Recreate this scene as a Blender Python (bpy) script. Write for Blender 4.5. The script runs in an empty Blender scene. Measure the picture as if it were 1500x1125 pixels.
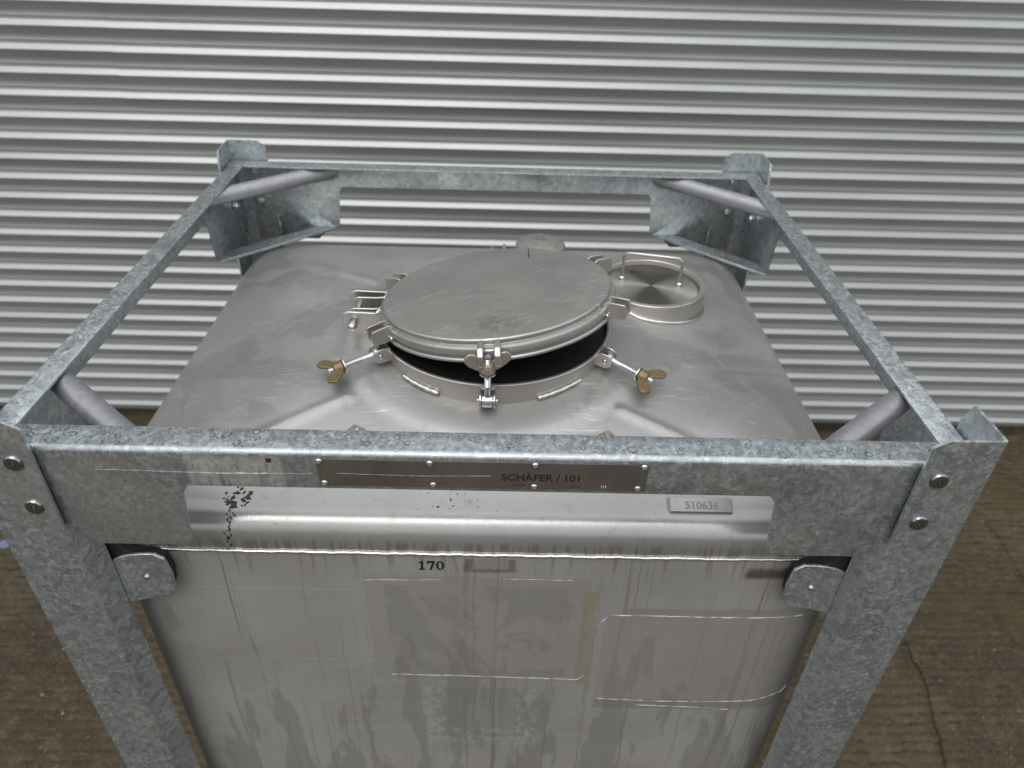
import bpy, bmesh, math, random
import numpy as np
from mathutils import Vector, Matrix

R = math.radians
random.seed(7)
rng = np.random.default_rng(11)
scene = bpy.context.scene
C = scene.collection
GROUND = -1.62            # z of the paving; z = 0 is the top of the container's upper rails
WALL_Y = 2.08

# ------------------------------------------------------------------ camera
cam_d = bpy.data.cameras.new("camera")
cam = bpy.data.objects.new("camera", cam_d); C.objects.link(cam)
cam.location = (0.02207, -0.65346, 0.56654)
cam.rotation_euler = (0.953586, -0.025511, 0.00029)
cam_d.sensor_width = 36.0; cam_d.sensor_fit = 'HORIZONTAL'
cam_d.lens = 1083.0 / 1500.0 * 36.0
cam_d.clip_start = 0.05; cam_d.clip_end = 500
cam_d.dof.use_dof = True
cam_d.dof.focus_distance = 0.98
cam_d.dof.aperture_fstop = 4.4
scene.camera = cam

# ------------------------------------------------------------------ sky: even overcast over a Nishita sky
SUN_EL, SUN_AZ = R(58), R(200)
world = bpy.data.worlds.new("World"); scene.world = world
world.use_nodes = True
wn = world.node_tree; wn.nodes.clear()
w_out = wn.nodes.new("ShaderNodeOutputWorld"); w_bg = wn.nodes.new("ShaderNodeBackground")
w_sky = wn.nodes.new("ShaderNodeTexSky"); w_sky.sky_type = 'NISHITA'; w_sky.sun_disc = False
w_sky.sun_elevation = SUN_EL; w_sky.sun_rotation = SUN_AZ
w_sky.air_density = 1.0; w_sky.dust_density = 3.0; w_sky.ozone_density = 1.0
# CIE overcast cloud layer: L = Lz (1 + 2 sin h) / 3
w_tc = wn.nodes.new("ShaderNodeTexCoord"); w_sep = wn.nodes.new("ShaderNodeSeparateXYZ")
wn.links.new(w_tc.outputs['Generated'], w_sep.inputs[0])
w_m1 = wn.nodes.new("ShaderNodeMath"); w_m1.operation = 'MAXIMUM'; w_m1.inputs[1].default_value = 0.0
wn.links.new(w_sep.outputs['Z'], w_m1.inputs[0])
w_m2 = wn.nodes.new("ShaderNodeMath"); w_m2.operation = 'MULTIPLY_ADD'
w_m2.inputs[1].default_value = 2.0 / 3; w_m2.inputs[2].default_value = 1.0 / 3
wn.links.new(w_m1.outputs[0], w_m2.inputs[0])
w_noise = wn.nodes.new("ShaderNodeTexNoise"); w_noise.inputs['Scale'].default_value = 1.6
w_noise.inputs['Detail'].default_value = 4
wn.links.new(w_tc.outputs['Generated'], w_noise.inputs['Vector'])
w_m3 = wn.nodes.new("ShaderNodeMath"); w_m3.operation = 'MULTIPLY_ADD'
w_m3.inputs[1].default_value = 0.5; w_m3.inputs[2].default_value = 0.75
wn.links.new(w_noise.outputs['Fac'], w_m3.inputs[0])
w_m4 = wn.nodes.new("ShaderNodeMath"); w_m4.operation = 'MULTIPLY'
wn.links.new(w_m2.outputs[0], w_m4.inputs[0]); wn.links.new(w_m3.outputs[0], w_m4.inputs[1])
w_cl = wn.nodes.new("ShaderNodeVectorMath"); w_cl.operation = 'SCALE'
w_cl.inputs[0].default_value = (9.2, 9.5, 9.7)
wn.links.new(w_m4.outputs[0], w_cl.inputs['Scale'])
w_mix = wn.nodes.new("ShaderNodeMix"); w_mix.data_type = 'RGBA'; w_mix.inputs['Factor'].default_value = 0.9
wn.links.new(w_sky.outputs[0], w_mix.inputs['A']); wn.links.new(w_cl.outputs[0], w_mix.inputs['B'])
wn.links.new(w_mix.outputs['Result'], w_bg.inputs['Color'])
w_bg.inputs['Strength'].default_value = 0.11
wn.links.new(w_bg.outputs[0], w_out.inputs[0])

sun_d = bpy.data.lights.new("sun", 'SUN'); sun = bpy.data.objects.new("sun", sun_d); C.objects.link(sun)
sun_d.energy = 0.6; sun_d.angle = R(40); sun_d.color = (1.0, 0.97, 0.93)
sun.location = (0, -2, 6)
# the lamp shines from the same direction as the sky's sun
_sd = Vector((math.sin(SUN_AZ) * math.cos(SUN_EL), math.cos(SUN_AZ) * math.cos(SUN_EL), math.sin(SUN_EL)))
sun.rotation_euler = (-_sd).to_track_quat('-Z', 'Y').to_euler()

scene.view_settings.view_transform = 'Standard'
scene.view_settings.look = 'None'
scene.view_settings.exposure = 0.80
scene.view_settings.gamma = 1.0
scene.view_settings.use_curve_mapping = False
scene.render.engine = 'CYCLES'

# ------------------------------------------------------------------ node helper
class NT:
    def __init__(s, name):
        s.m = bpy.data.materials.new(name); s.m.use_nodes = True
        s.t = s.m.node_tree; s.t.nodes.clear()
        s.out = s.n("OutputMaterial"); s.b = s.n("BsdfPrincipled")
        s.t.links.new(s.b.outputs[0], s.out.inputs[0])
        s._pos = None
    def n(s, k, **kw):
        nd = s.t.nodes.new("ShaderNode" + k)
        for a, v in kw.items(): setattr(nd, a, v)
        return nd
    def put(s, sock, v):
        if hasattr(v, 'is_linked') or hasattr(v, 'links'): s.t.links.new(v, sock)
        elif v is not None:
            if isinstance(v, (tuple, list)) and len(v) == 3 and sock.type == 'RGBA': v = (*v, 1)
            sock.default_value = v
    def pos(s):
        if s._pos is None: s._pos = s.n("NewGeometry").outputs['Position']
        return s._pos
    def math(s, op, a, b=0.0, c=0.0, clamp=False):
        nd = s.n("Math", operation=op); nd.use_clamp = clamp
        s.put(nd.inputs[0], a); s.put(nd.inputs[1], b); s.put(nd.inputs[2], c)
        return nd.outputs[0]
    def vmath(s, op, a, b):
        nd = s.n("VectorMath", operation=op); s.put(nd.inputs[0], a)
        if op == 'SCALE': s.put(nd.inputs['Scale'], b)
        else: s.put(nd.inputs[1], b)
        return nd.outputs[0]
    def sep(s, v):
        nd = s.n("SeparateXYZ"); s.put(nd.inputs[0], v); return nd.outputs
    def comb(s, x, y, z):
        nd = s.n("CombineXYZ"); s.put(nd.inputs[0], x); s.put(nd.inputs[1], y); s.put(nd.inputs[2], z); return nd.outputs[0]
    def noise(s, v, scale, detail=3, rough=.55, dist=0.0, col=False):
        nd = s.n("TexNoise"); s.put(nd.inputs['Vector'], v)
        nd.inputs['Scale'].default_value = scale; nd.inputs['Detail'].default_value = detail
        nd.inputs['Roughness'].default_value = rough; nd.inputs['Distortion'].default_value = dist
        return nd.outputs['Color' if col else 'Fac']
    def voro(s, v, scale, out='Color', feature='F1', rnd=1.0):
        nd = s.n("TexVoronoi"); nd.feature = feature; s.put(nd.inputs['Vector'], v)
        nd.inputs['Scale'].default_value = scale; nd.inputs['Randomness'].default_value = rnd
        return nd.outputs[out]
    def map(s, v, a, b, c=0.0, d=1.0, smooth=True):
        nd = s.n("MapRange"); nd.interpolation_type = 'SMOOTHSTEP' if smooth else 'LINEAR'
        s.put(nd.inputs['Value'], v)
        for i, x in zip(('From Min', 'From Max', 'To Min', 'To Max'), (a, b, c, d)): s.put(nd.inputs[i], x)
        return nd.outputs[0]
    def mix(s, f, a, b):
        nd = s.n("Mix", data_type='RGBA'); s.put(nd.inputs[0], f); s.put(nd.inputs[6], a); s.put(nd.inputs[7], b)
        return nd.outputs[2]
    def bump(s, h, strength=.2, dist=.001, normal=None):
        nd = s.n("Bump"); nd.inputs['Strength'].default_value = strength; nd.inputs['Distance'].default_value = dist
        s.put(nd.inputs['Height'], h)
        if normal is not None: s.put(nd.inputs['Normal'], normal)
        return nd.outputs[0]
    def rect(s, u, v, u0, u1, v0, v1, soft=.004, wob=None):
        if wob is not None: u = s.math('ADD', u, wob); v = s.math('ADD', v, wob)
        a = s.map(u, u0 - soft, u0 + soft); b = s.map(u, u1 - soft, u1 + soft, 1, 0)
        c = s.map(v, v0 - soft, v0 + soft); d = s.map(v, v1 - soft, v1 + soft, 1, 0)
        return s.math('MULTIPLY', s.math('MULTIPLY', a, b), s.math('MULTIPLY', c, d))
    def set(s, base=None, rough=None, metal=None, normal=None, **kw):
        if base is not None: s.put(s.b.inputs['Base Color'], base)
        if rough is not None: s.put(s.b.inputs['Roughness'], rough)
        if metal is not None: s.put(s.b.inputs['Metallic'], metal)
        if normal is not None: s.put(s.b.inputs['Normal'], normal)
        for k, v in kw.items(): s.put(s.b.inputs[k.replace('_', ' ')], v)
        return s.m

# ------------------------------------------------------------------ materials
def simple(name, col, rough, metal=0.0, var=.25, scale=90, bump=.15, **kw):
    t = NT(name); P = t.pos(); n = t.noise(P, scale, 4, .6)
    base = t.mix(n, tuple(c * (1 - var) for c in col), tuple(min(1, c * (1 + var)) for c in col))
    return t.set(base, rough, metal, t.bump(n, bump, .0008), **kw)
def mat_galv(name, dark=(.275, .307, .325), light=(.66, .695, .71), rlo=.27, rhi=.54, metal=.8):
    t = NT(name); P = t.pos()
    oi = t.n("ObjectInfo").outputs['Random']
    P = t.vmath('ADD', P, t.comb(t.math('MULTIPLY', oi, 3.1), t.math('MULTIPLY', oi, 1.7), 0))
    wob = t.vmath('SCALE', t.vmath('SUBTRACT', t.noise(P, 38, 3, .6, 0, True), (.5, .5, .5)), .022)
    Q = t.vmath('ADD', P, wob)
    c1 = t.sep(t.voro(Q, 85))[0]; c2 = t.sep(t.voro(Q, 210))[1]
    big = t.noise(P, 9, 4, .6)
    fine = t.noise(P, 420, 2, .6)
    patch = t.map(t.noise(Q, 95, 5, .66, 1.2), .555, .61)
    f = t.math('MULTIPLY_ADD', c1, .30, t.math('MULTIPLY', c2, .16))
    f = t.math('MULTIPLY_ADD', big, .75, f)
    f = t.math('MULTIPLY_ADD', patch, .33, f)
    f = t.math('MULTIPLY_ADD', fine, .15, f)
    f = t.math('MULTIPLY', t.math('SUBTRACT', f, .36, clamp=True), 1.1, clamp=True)
    base = t.mix(f, dark, light)
    scr = t.map(t.noise(t.vmath('MULTIPLY', P, (14, 14, 700)), 1.0, 2, .5), .66, .74)
    base = t.mix(t.math('MULTIPLY', scr, .25), base, (.62, .64, .65))
    rough = t.math('MULTIPLY_ADD', c2, rhi - rlo, rlo)
    rough = t.math('MULTIPLY_ADD', t.map(big, .42, .6), -.08, rough)
    W3 = t.pos(); wx, wy, wz = t.sep(W3)
    front = t.map(wy, .012, .004)
    drip = t.noise(t.comb(t.math('MULTIPLY', wx, 75), 0, t.math('MULTIPLY', wz, 12)), 1.0, 4, .65)
    pat = t.math('MULTIPLY', t.rect(wx, wz, -.345, -.235, -.056, -.010, .006, t.math('MULTIPLY', t.math('SUBTRACT', drip, .5), .03)), front)
    base = t.mix(t.math('MULTIPLY', pat, t.map(drip, .36, .50, .1, .85)), base, (.80, .82, .83))
    tide = t.math('MULTIPLY', t.rect(t.math('MULTIPLY_ADD', wz, .75, wx), wz, -.62, -.43, -.165, -.012, .006, t.math('MULTIPLY', t.math('SUBTRACT', drip, .5), .012)), front)
    base = t.mix(t.math('MULTIPLY', tide, .70), base, (.46, .475, .485))
    stainv = t.map(t.noise(t.vmath('MULTIPLY', P, (42, 42, 5)), 1.0, 4, .6), .57, .70)
    base = t.mix(t.math('MULTIPLY', stainv, .28), base, (.26, .275, .28))
    h = t.math('ADD', t.math('MULTIPLY', fine, .3), t.math('MULTIPLY', t.noise(Q, 90, 3), .8))
    return t.set(base, rough, metal, t.bump(h, .12, .0005))

M = {}
M['galv'] = mat_galv('galvanized_steel')
M['galv_dull'] = mat_galv('dull_zinc_tube', (.30, .295, .31), (.42, .415, .43), .42, .6, .7)

def steel_front():
    t = NT('wet_brushed_stainless'); P = t.pos(); x, y, z = t.sep(P)
    brush = t.noise(t.vmath('MULTIPLY', P, (3, 3, 520)), 1.0, 3, .6)
    brush2 = t.noise(t.vmath('MULTIPLY', P, (9, 9, 1500)), 1.0, 2, .6)
    cloud = t.noise(P, 5, 5, .6); mot = t.noise(P, 26, 5, .65, .4)
    base = t.mix(t.map(cloud, .3, .7), (.335, .325, .310), (.40, .389, .373))
    base = t.mix(t.math('MULTIPLY', t.map(brush, .3, .7), .22), base, (.50, .475, .45))
    base = t.mix(t.math('MULTIPLY', t.map(mot, .55, .72), .16), base, (.26, .24, .215))
    # running water: narrow wandering vertical streaks below the weld seam
    wx = t.math('MULTIPLY_ADD', t.math('SUBTRACT', t.noise(t.comb(t.math('MULTIPLY', x, 6), 0, t.math('MULTIPLY', z, 9)), 1.0, 3), .5), .014, x)
    below = t.map(z, -.212, -.235)
    def streak(fx, fz, lo, hi, off):
        n = t.noise(t.comb(t.math('MULTIPLY_ADD', wx, fx, off), 0, t.math('MULTIPLY', z, fz)), 1.0, 2, .5)
        return t.map(n, lo, hi)
    s1 = t.math('MULTIPLY', streak(120, .6, .65, .675, 3.0), below)
    s2 = t.math('MULTIPLY', streak(210, 1.1, .66, .685, 8.0), below)
    s3 = t.math('MULTIPLY', streak(120, 3.0, .58, .63, 21.0), t.map(z, -.30, -.22, 0, 1))
    wetn = t.noise(t.comb(t.math('MULTIPLY', wx, 16), 0, t.math('MULTIPLY', z, 3)), 1.0, 4, .6)
    wet = t.math('MULTIPLY', t.map(t.math('MULTIPLY_ADD', z, -.35, wetn), .74, .765), below)
    run = t.math('MAXIMUM', t.math('MAXIMUM', s1, s2), s3)
    base = t.mix(t.math('MULTIPLY', run, .40), base, (.165, .15, .132))
    base = t.mix(t.math('MULTIPLY', wet, .34), base, (.25, .245, .225))
    # glue left by peeled labels
    wob = t.math('MULTIPLY', t.math('SUBTRACT', t.noise(P, 40, 4, .7), .5), .016)
    def residue(x0, x1, z0, z1, col, k, base):
        r = t.rect(x, z, x0, x1, z0, z1, .002, wob)
        return t.mix(t.math('MULTIPLY', r, k), base, col)
    base = residue(-.170, .160, -.525, -.272, (.32, .305, .27), .45, base)
    inner = t.rect(x, z, -.142, .134, -.512, -.292, .002, wob)
    blob = t.map(t.noise(t.vmath('MULTIPLY', P, (11, 1, 9)), 1.0, 3, .5, 1.5), .47, .53)
    base = t.mix(t.math('MULTIPLY', inner, .7), base, t.mix(blob, (.355, .34, .318), (.295, .285, .268)))
    base = residue(.150, .172, -.53, -.30, (.30, .28, .19), .6, base)
    base = residue(.187, .500, -.588, -.352, (.335, .31, .285), .6, base)
    base = residue(.187, .505, -.600, -.572, (.265, .26, .225), .7, base)
    base = residue(.215, .495, -.352, -.336, (.29, .28, .255), .6, base)
    base = residue(-.082, .078, -.695, -.548, (.27, .27, .26), .55, base)
    lime = t.map(t.noise(P, 60, 5, .7), .47, .60)
    fr = t.math('SUBTRACT', t.rect(x, z, -.10, .095, -.72, -.545, .004, wob), t.rect(x, z, -.062, .052, -.668, -.53, .004, wob), clamp=True)
    base = t.mix(t.math('MULTIPLY', t.math('MULTIPLY', fr, lime), .34), base, (.55, .57, .58))
    # faded print and brown ink smears
    g = t.rect(x, z, -.026, .048, -.262, -.236, .002, wob); gi = t.rect(x, z, -.014, .038, -.255, -.232, .003, wob)
    base = t.mix(t.math('MULTIPLY', g, .30), base, (.20, .165, .145))
    base = t.mix(t.math('MULTIPLY', t.math('SUBTRACT', g, gi, clamp=True), .5), base, (.12, .095, .085))
    br = t.rect(x, z, .378, .436, -.266, -.247, .006, wob)
    base = t.mix(t.math('MULTIPLY', br, .85), base, (.085, .06, .055))
    wear = t.math('MAXIMUM', run, wet)
    rough = t.math('MULTIPLY_ADD', wear, -.14, t.math('MULTIPLY_ADD', cloud, .14, .44))
    h = t.math('MULTIPLY_ADD', brush2, .4, t.math('MULTIPLY', brush, .6))
    return t.set(base, rough, .5, t.bump(h, .22, .0005))
M['front'] = steel_front()

def steel(name, c1, c2, rough, metal, brush_dir=None, marks=0.0, bump=.15):
    t = NT(name); P = t.pos()
    cl = t.noise(P, 6, 5, .6); f = t.noise(P, 300, 2, .6); mo = t.noise(P, 45, 5, .7, .6)
    base = t.mix(t.map(cl, .3, .7), c1, c2)
    if marks:
        dx = t.noise(t.vmath('MULTIPLY', P, (26, 210, 26)), 1.0, 4, .6, .5)
        zone = t.map(t.noise(P, 7, 3), .44, .60)
        base = t.mix(t.math('MULTIPLY', t.math('MULTIPLY', t.map(dx, .60, .70), zone), marks), base, (.72, .70, .66))
        base = t.mix(t.math('MULTIPLY', t.map(mo, .58, .75), marks * .4), base, (.22, .205, .18))
    h = f
    if brush_dir:
        b = t.noise(t.vmath('MULTIPLY', P, brush_dir), 1.0, 3, .6); h = t.math('ADD', b, t.math('MULTIPLY', f, .3))
        base = t.mix(t.math('MULTIPLY', t.map(b, .3, .7), .18), base, (.62, .60, .57))
    r = t.math('MULTIPLY_ADD', cl, .16, rough - .08)
    return t.set(base, r, metal, t.bump(h, bump, .0005))
def steel_head():
    t = NT('pressed_stainless_head'); P = t.pos(); x, y, z = t.sep(P)
    cl = t.noise(P, 5, 5, .6); f = t.noise(P, 320, 2, .6); mo = t.noise(P, 40, 5, .7, .8)
    base = t.mix(t.map(cl, .3, .7), (.335, .330, .318), (.405, .400, .388))
    # dried wipe marks left of and right of the manhole
    dx = t.noise(t.vmath('MULTIPLY', P, (20, 190, 20)), 1.0, 4, .62, .6)
    zone = t.math('MULTIPLY', t.map(t.noise(P, 8, 3), .42, .60), t.map(y, .10, .16))
    base = t.mix(t.math('MULTIPLY', t.math('MULTIPLY', t.map(dx, .56, .66), zone), .55), base, (.62, .61, .58))
    base = t.mix(t.math('MULTIPLY', t.map(mo, .54, .70), .30), base, (.21, .20, .18))
    # drips gathering above the front weld
    low = t.map(z, -.196, -.212); fr = t.map(y, .075, .06)
    n = t.noise(t.comb(t.math('MULTIPLY', x, 120), 0, t.math('MULTIPLY', z, 7)), 1.0, 2)
    base = t.mix(t.math('MULTIPLY', t.math('MULTIPLY', low, fr), t.math('MULTIPLY_ADD', t.map(n, .48, .56), .55, .12)), base, (.20, .185, .165))
    b = t.noise(t.vmath('MULTIPLY', P, (420, 6, 6)), 1.0, 3, .6)
    h = t.math('ADD', t.math('MULTIPLY', b, t.map(y, .12, .09)), t.math('MULTIPLY', f, .5))
    h = t.math('MULTIPLY_ADD', t.noise(P, 130, 4, .7, .8), .7, h)
    wetm = t.math('MULTIPLY', t.map(t.noise(P, 6.5, 4, .55, .8), .49, .55), t.map(y, .10, .14, .25, 1))
    rr = t.math('MULTIPLY_ADD', wetm, -.13, t.math('MULTIPLY_ADD', cl, .14, .38))
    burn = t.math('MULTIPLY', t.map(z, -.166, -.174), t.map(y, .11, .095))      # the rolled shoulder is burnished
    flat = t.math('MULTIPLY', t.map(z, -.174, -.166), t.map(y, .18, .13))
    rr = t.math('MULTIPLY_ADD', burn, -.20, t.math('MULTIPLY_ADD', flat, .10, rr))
    base = t.mix(t.math('MULTIPLY', wetm, .12), base, (.20, .195, .185))
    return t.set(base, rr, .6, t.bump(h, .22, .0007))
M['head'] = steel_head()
M['ring'] = steel('turned_stainless', (.42, .395, .37), (.50, .475, .45), .34, .8, (12, 12, 900))
M['steel'] = steel('plain_stainless', (.48, .46, .44), (.58, .56, .54), .30, .9)
def steel_lid():
    t = NT('scratched_lid_steel'); P = t.pos(); x, y, z = t.sep(P)
    cl = t.noise(P, 7, 5, .6); f = t.noise(P, 300, 2, .6)
    base = t.mix(t.map(cl, .3, .7), (.33, .322, .305), (.39, .38, .36))
    rot = t.n("VectorRotate"); rot.rotation_type = 'Z_AXIS'; t.put(rot.inputs['Vector'], P); rot.inputs['Angle'].default_value = R(-24)
    sc = t.noise(t.vmath('MULTIPLY', rot.outputs[0], (24, 300, 10)), 1.0, 4, .6, .3)
    zone = t.map(t.noise(P, 9, 3), .42, .58)
    base = t.mix(t.math('MULTIPLY', t.math('MULTIPLY', t.map(sc, .55, .63), zone), .55), base, (.66, .655, .63))
    dk = t.map(t.noise(P, 55, 5, .7), .57, .72)
    d = t.n("VectorMath", operation='DISTANCE'); t.put(d.inputs[0], P); d.inputs[1].default_value = (.012, .30, .0)
    st = t.math('MULTIPLY', t.map(d.outputs['Value'], .065, .01), t.map(t.noise(P, 70, 5, .75, .5), .42, .60))
    base = t.mix(t.math('MULTIPLY', dk, .14), base, (.24, .225, .20))
    base = t.mix(t.math('MULTIPLY', st, .55), base, (.20, .165, .12))
    h = t.math('ADD', t.math('MULTIPLY', sc, .7), t.math('MULTIPLY', t.noise(P, 160, 4, .7, .5), .8))
    return t.set(base, t.math('MULTIPLY_ADD', cl, .14, .33), .72, t.bump(h, .2, .0006))
M['lid'] = steel_lid()
M['bolt'] = simple('bright_zinc_bolt', (.66, .67, .68), .2, 1.0, .12, 300, .2)
M['bolt_dark'] = simple('wet_plated_bolt', (.30, .31, .32), .18, 1.0, .2, 300, .25)
M['weld'] = simple('bright_weld_bead', (.72, .70, .67), .26, 1.0, .15, 260, .7)
M['brass'] = simple('tarnished_brass', (.20, .145, .07), .48, .6, .5, 160, .3)
M['bronze'] = simple('worn_bronze', (.34, .30, .24), .45, .6, .4, 160, .3)
M['rubber'] = simple('black_rubber', (.012, .012, .012), .6)
M['tar'] = simple('black_tar', (.008, .008, .008), .35)
M['ink'] = simple('black_print', (.015, .013, .012), .5, 0, .1)
M['ink_pale'] = simple('pale_print', (.75, .74, .72), .5, 0, .1)
M['oxblood'] = simple('dark_red_paint', (.07, .012, .012), .4)
M['glue'] = simple('glue_edge', (.62, .61, .54), .3, 0, .2)
M['stone'] = simple('pale_pebble', (.22, .20, .17), .6, 0, .4)
M['blue'] = simple('faded_blue_plastic', (.13, .17, .24), .45)
M['valve'] = simple('dull_cast_valve', (.26, .25, .23), .5, .5)
M['engrave'] = simple('etched_steel', (.20, .195, .185), .5, .4)
M['dark'] = simple('shade_and_dirt_black', (.025, .0245, .024), .5, .5)  # near-black: shade inside the manhole put into the colour; also colours dirt specks
def plate_mat():
    t = NT('brown_anodised_plate'); P = t.pos()
    b = t.noise(t.vmath('MULTIPLY', P, (5, 5, 900)), 1.0, 3, .6); c = t.noise(P, 14, 4)
    base = t.mix(t.map(c, .3, .7), (.128, .106, .091), (.175, .147, .128))
    base = t.mix(t.math('MULTIPLY', t.map(b, .4, .7), .3), base, (.16, .14, .125))
    return t.set(base, .40, .55, t.bump(b, .15, .0004))
M['plate'] = plate_mat()
def port_mat():
    t = NT('spun_steel_disc')
    P = t.pos()
    n = t.noise(P, 40, 4)
    tg = t.n("Tangent"); tg.direction_type = 'RADIAL'; tg.axis = 'Z'
    m = t.set(t.mix(n, (.27, .255, .235), (.34, .325, .30)), .40, 1.0, None, Anisotropic=1.0)
    t.put(t.b.inputs['Tangent'], tg.outputs[0])
    return m
M['disc'] = port_mat()
def wall_mat():
    t = NT('mill_finish_cladding'); P = t.pos()
    n = t.noise(t.vmath('MULTIPLY', P, (1.2, 1, 9)), 1.0, 5, .6); f = t.noise(P, 60, 3)
    base = t.mix(t.map(n, .3, .7), (.33, .342, .338), (.39, .402, .397))
    dirt = t.map(t.noise(t.vmath('MULTIPLY', P, (3, 1, 30)), 1.0, 5, .7), .56, .72)
    base = t.mix(t.math('MULTIPLY', dirt, .25), base, (.30, .30, .28))
    return t.set(base, t.math('MULTIPLY_ADD', n, .1, .26), .30, t.bump(f, .05, .001))
M['wall'] = wall_mat()
def ground_mat():
    t = NT('wet_tamped_concrete'); P = t.pos(); x, y, z = t.sep(P)
    wob = t.math('MULTIPLY', t.math('SUBTRACT', t.noise(P, 3.5, 4), .5), .06)
    yy = t.math('ADD', y, wob)
    nn = t.noise(t.comb(t.math('MULTIPLY', x, 19), t.math('MULTIPLY', yy, 36), 0), 1.0, 6, .74)
    sn = t.math('SINE', t.math('MULTIPLY', yy, 2 * math.pi / .032))
    ridge = t.math('ADD', t.math('MULTIPLY', sn, .12), nn)
    big = t.noise(P, 1.7, 5, .6); mid = t.noise(P, 16, 6, .72); fine = t.noise(P, 110, 5, .75); grit = t.voro(P, 90, 'Distance')
    base = t.mix(t.map(big, .3, .7), (.044, .033, .019), (.080, .062, .037))
    base = t.mix(t.map(mid, .45, .72, 0, .75), base, (0.1103, 0.0825, 0.0476))
    base = t.mix(t.map(mid, .46, .30, 0, .6), base, (0.0273, 0.0204, 0.0115))
    base = t.mix(t.map(ridge, .52, .28, 0, .85), base, (0.0252, 0.0184, 0.0107))
    base = t.mix(t.map(fine, .54, .68, 0, .8), base, (0.1785, 0.1406, 0.0861))
    base = t.mix(t.map(fine, .42, .28, 0, .6), base, (0.0210, 0.0155, 0.0090))
    base = t.mix(t.math('MULTIPLY', t.map(grit, .22, .10), t.map(t.noise(P, 23, 2), .55, .65)), base, (0.2520, 0.2134, 0.1476))
    moss = t.math('MULTIPLY', t.map(t.noise(P, 2.6, 4), .52, .68), .5)
    base = t.mix(moss, base, (0.0630, 0.0543, 0.0164))
    h = t.math('ADD', ridge, t.math('MULTIPLY', fine, .5))
    return t.set(base, t.map(ridge, .35, .6, .55, .8), 0.0, t.bump(h, .8, .006), Specular_IOR_Level=.3)
M['soil'] = simple('dark_joint_soil', (.036, .029, .018), .8, 0, .6, 40, .6)
M['ground'] = ground_mat()
def water_mat(name, k):
    t = NT(name)
    t.set((1, 1, 1), .0, 0.0, None, Transmission_Weight=1.0, IOR=1.33)
    tr = t.n("BsdfTransparent"); gl = t.n("BsdfGlossy"); gl.inputs['Roughness'].default_value = .03
    lw = t.n("Fresnel"); lw.inputs['IOR'].default_value = 1.6
    m1 = t.n("MixShader"); front = t.math('SUBTRACT', 1.0, t.n('NewGeometry').outputs['Backfacing']); t.t.links.new(t.math('MULTIPLY', lw.outputs[0], front) if k == 0 else lw.outputs[0], m1.inputs[0]); t.t.links.new(tr.outputs[0], m1.inputs[1]); t.t.links.new(gl.outputs[0], m1.inputs[2])
    m2 = t.n("MixShader"); m2.inputs[0].default_value = k
    t.t.links.new(m1.outputs[0], m2.inputs[1]); t.t.links.new(t.b.outputs[0], m2.inputs[2]); t.t.links.new(m2.outputs[0], t.out.inputs[0])
    return t.m
M['water'] = water_mat('rain_water', .28)
M['water_film'] = water_mat('thin_rain_water', .0)

# ------------------------------------------------------------------ mesh helpers (all in world coordinates)
def V(*a): return Vector(a)
def finish(name, verts, faces, mat, parent=None, smooth=35, bevel=0.0, fixn=True, skip=None):
    me = bpy.data.meshes.new(name)
    v = np.array([tuple(p) for p in verts], float)
    c = (v.min(0) + v.max(0)) / 2
    me.from_pydata((v - c).tolist(), [], faces)
    if fixn:
        bm = bmesh.new(); bm.from_mesh(me)
        bmesh.ops.recalc_face_normals(bm, faces=bm.faces); bm.to_mesh(me); bm.free()
    if skip:
        bm = bmesh.new(); bm.from_mesh(me); bm.normal_update(); cc = Vector(c)
        es = [e for e in bm.edges if len(e.link_faces) == 2 and e.calc_face_angle(0) > R(40) and not skip(e.verts[0].co + cc, e.verts[1].co + cc)]
        bmesh.ops.bevel(bm, geom=es, offset=bevel, segments=2, affect='EDGES', profile=.5, clamp_overlap=True)
        bm.to_mesh(me); bm.free(); bevel = 0.0
    if smooth:
        me.shade_smooth(); me.set_sharp_from_angle(angle=R(smooth))
    me.materials.append(mat)
    o = bpy.data.objects.new(name, me); C.objects.link(o)
    o.location = c
    if parent is not None:
        o.parent = parent
        o.location = Vector(c) - world_loc(parent)
    if bevel:
        b = o.modifiers.new("edge", 'BEVEL'); b.width = bevel; b.segments = 2; b.limit_method = 'ANGLE'; b.angle_limit = R(40)
        b.harden_normals = False
    return o
def world_loc(o):
    l = Vector((0, 0, 0))
    while o is not None: l = l + Vector(o.location); o = o.parent
    return l

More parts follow.
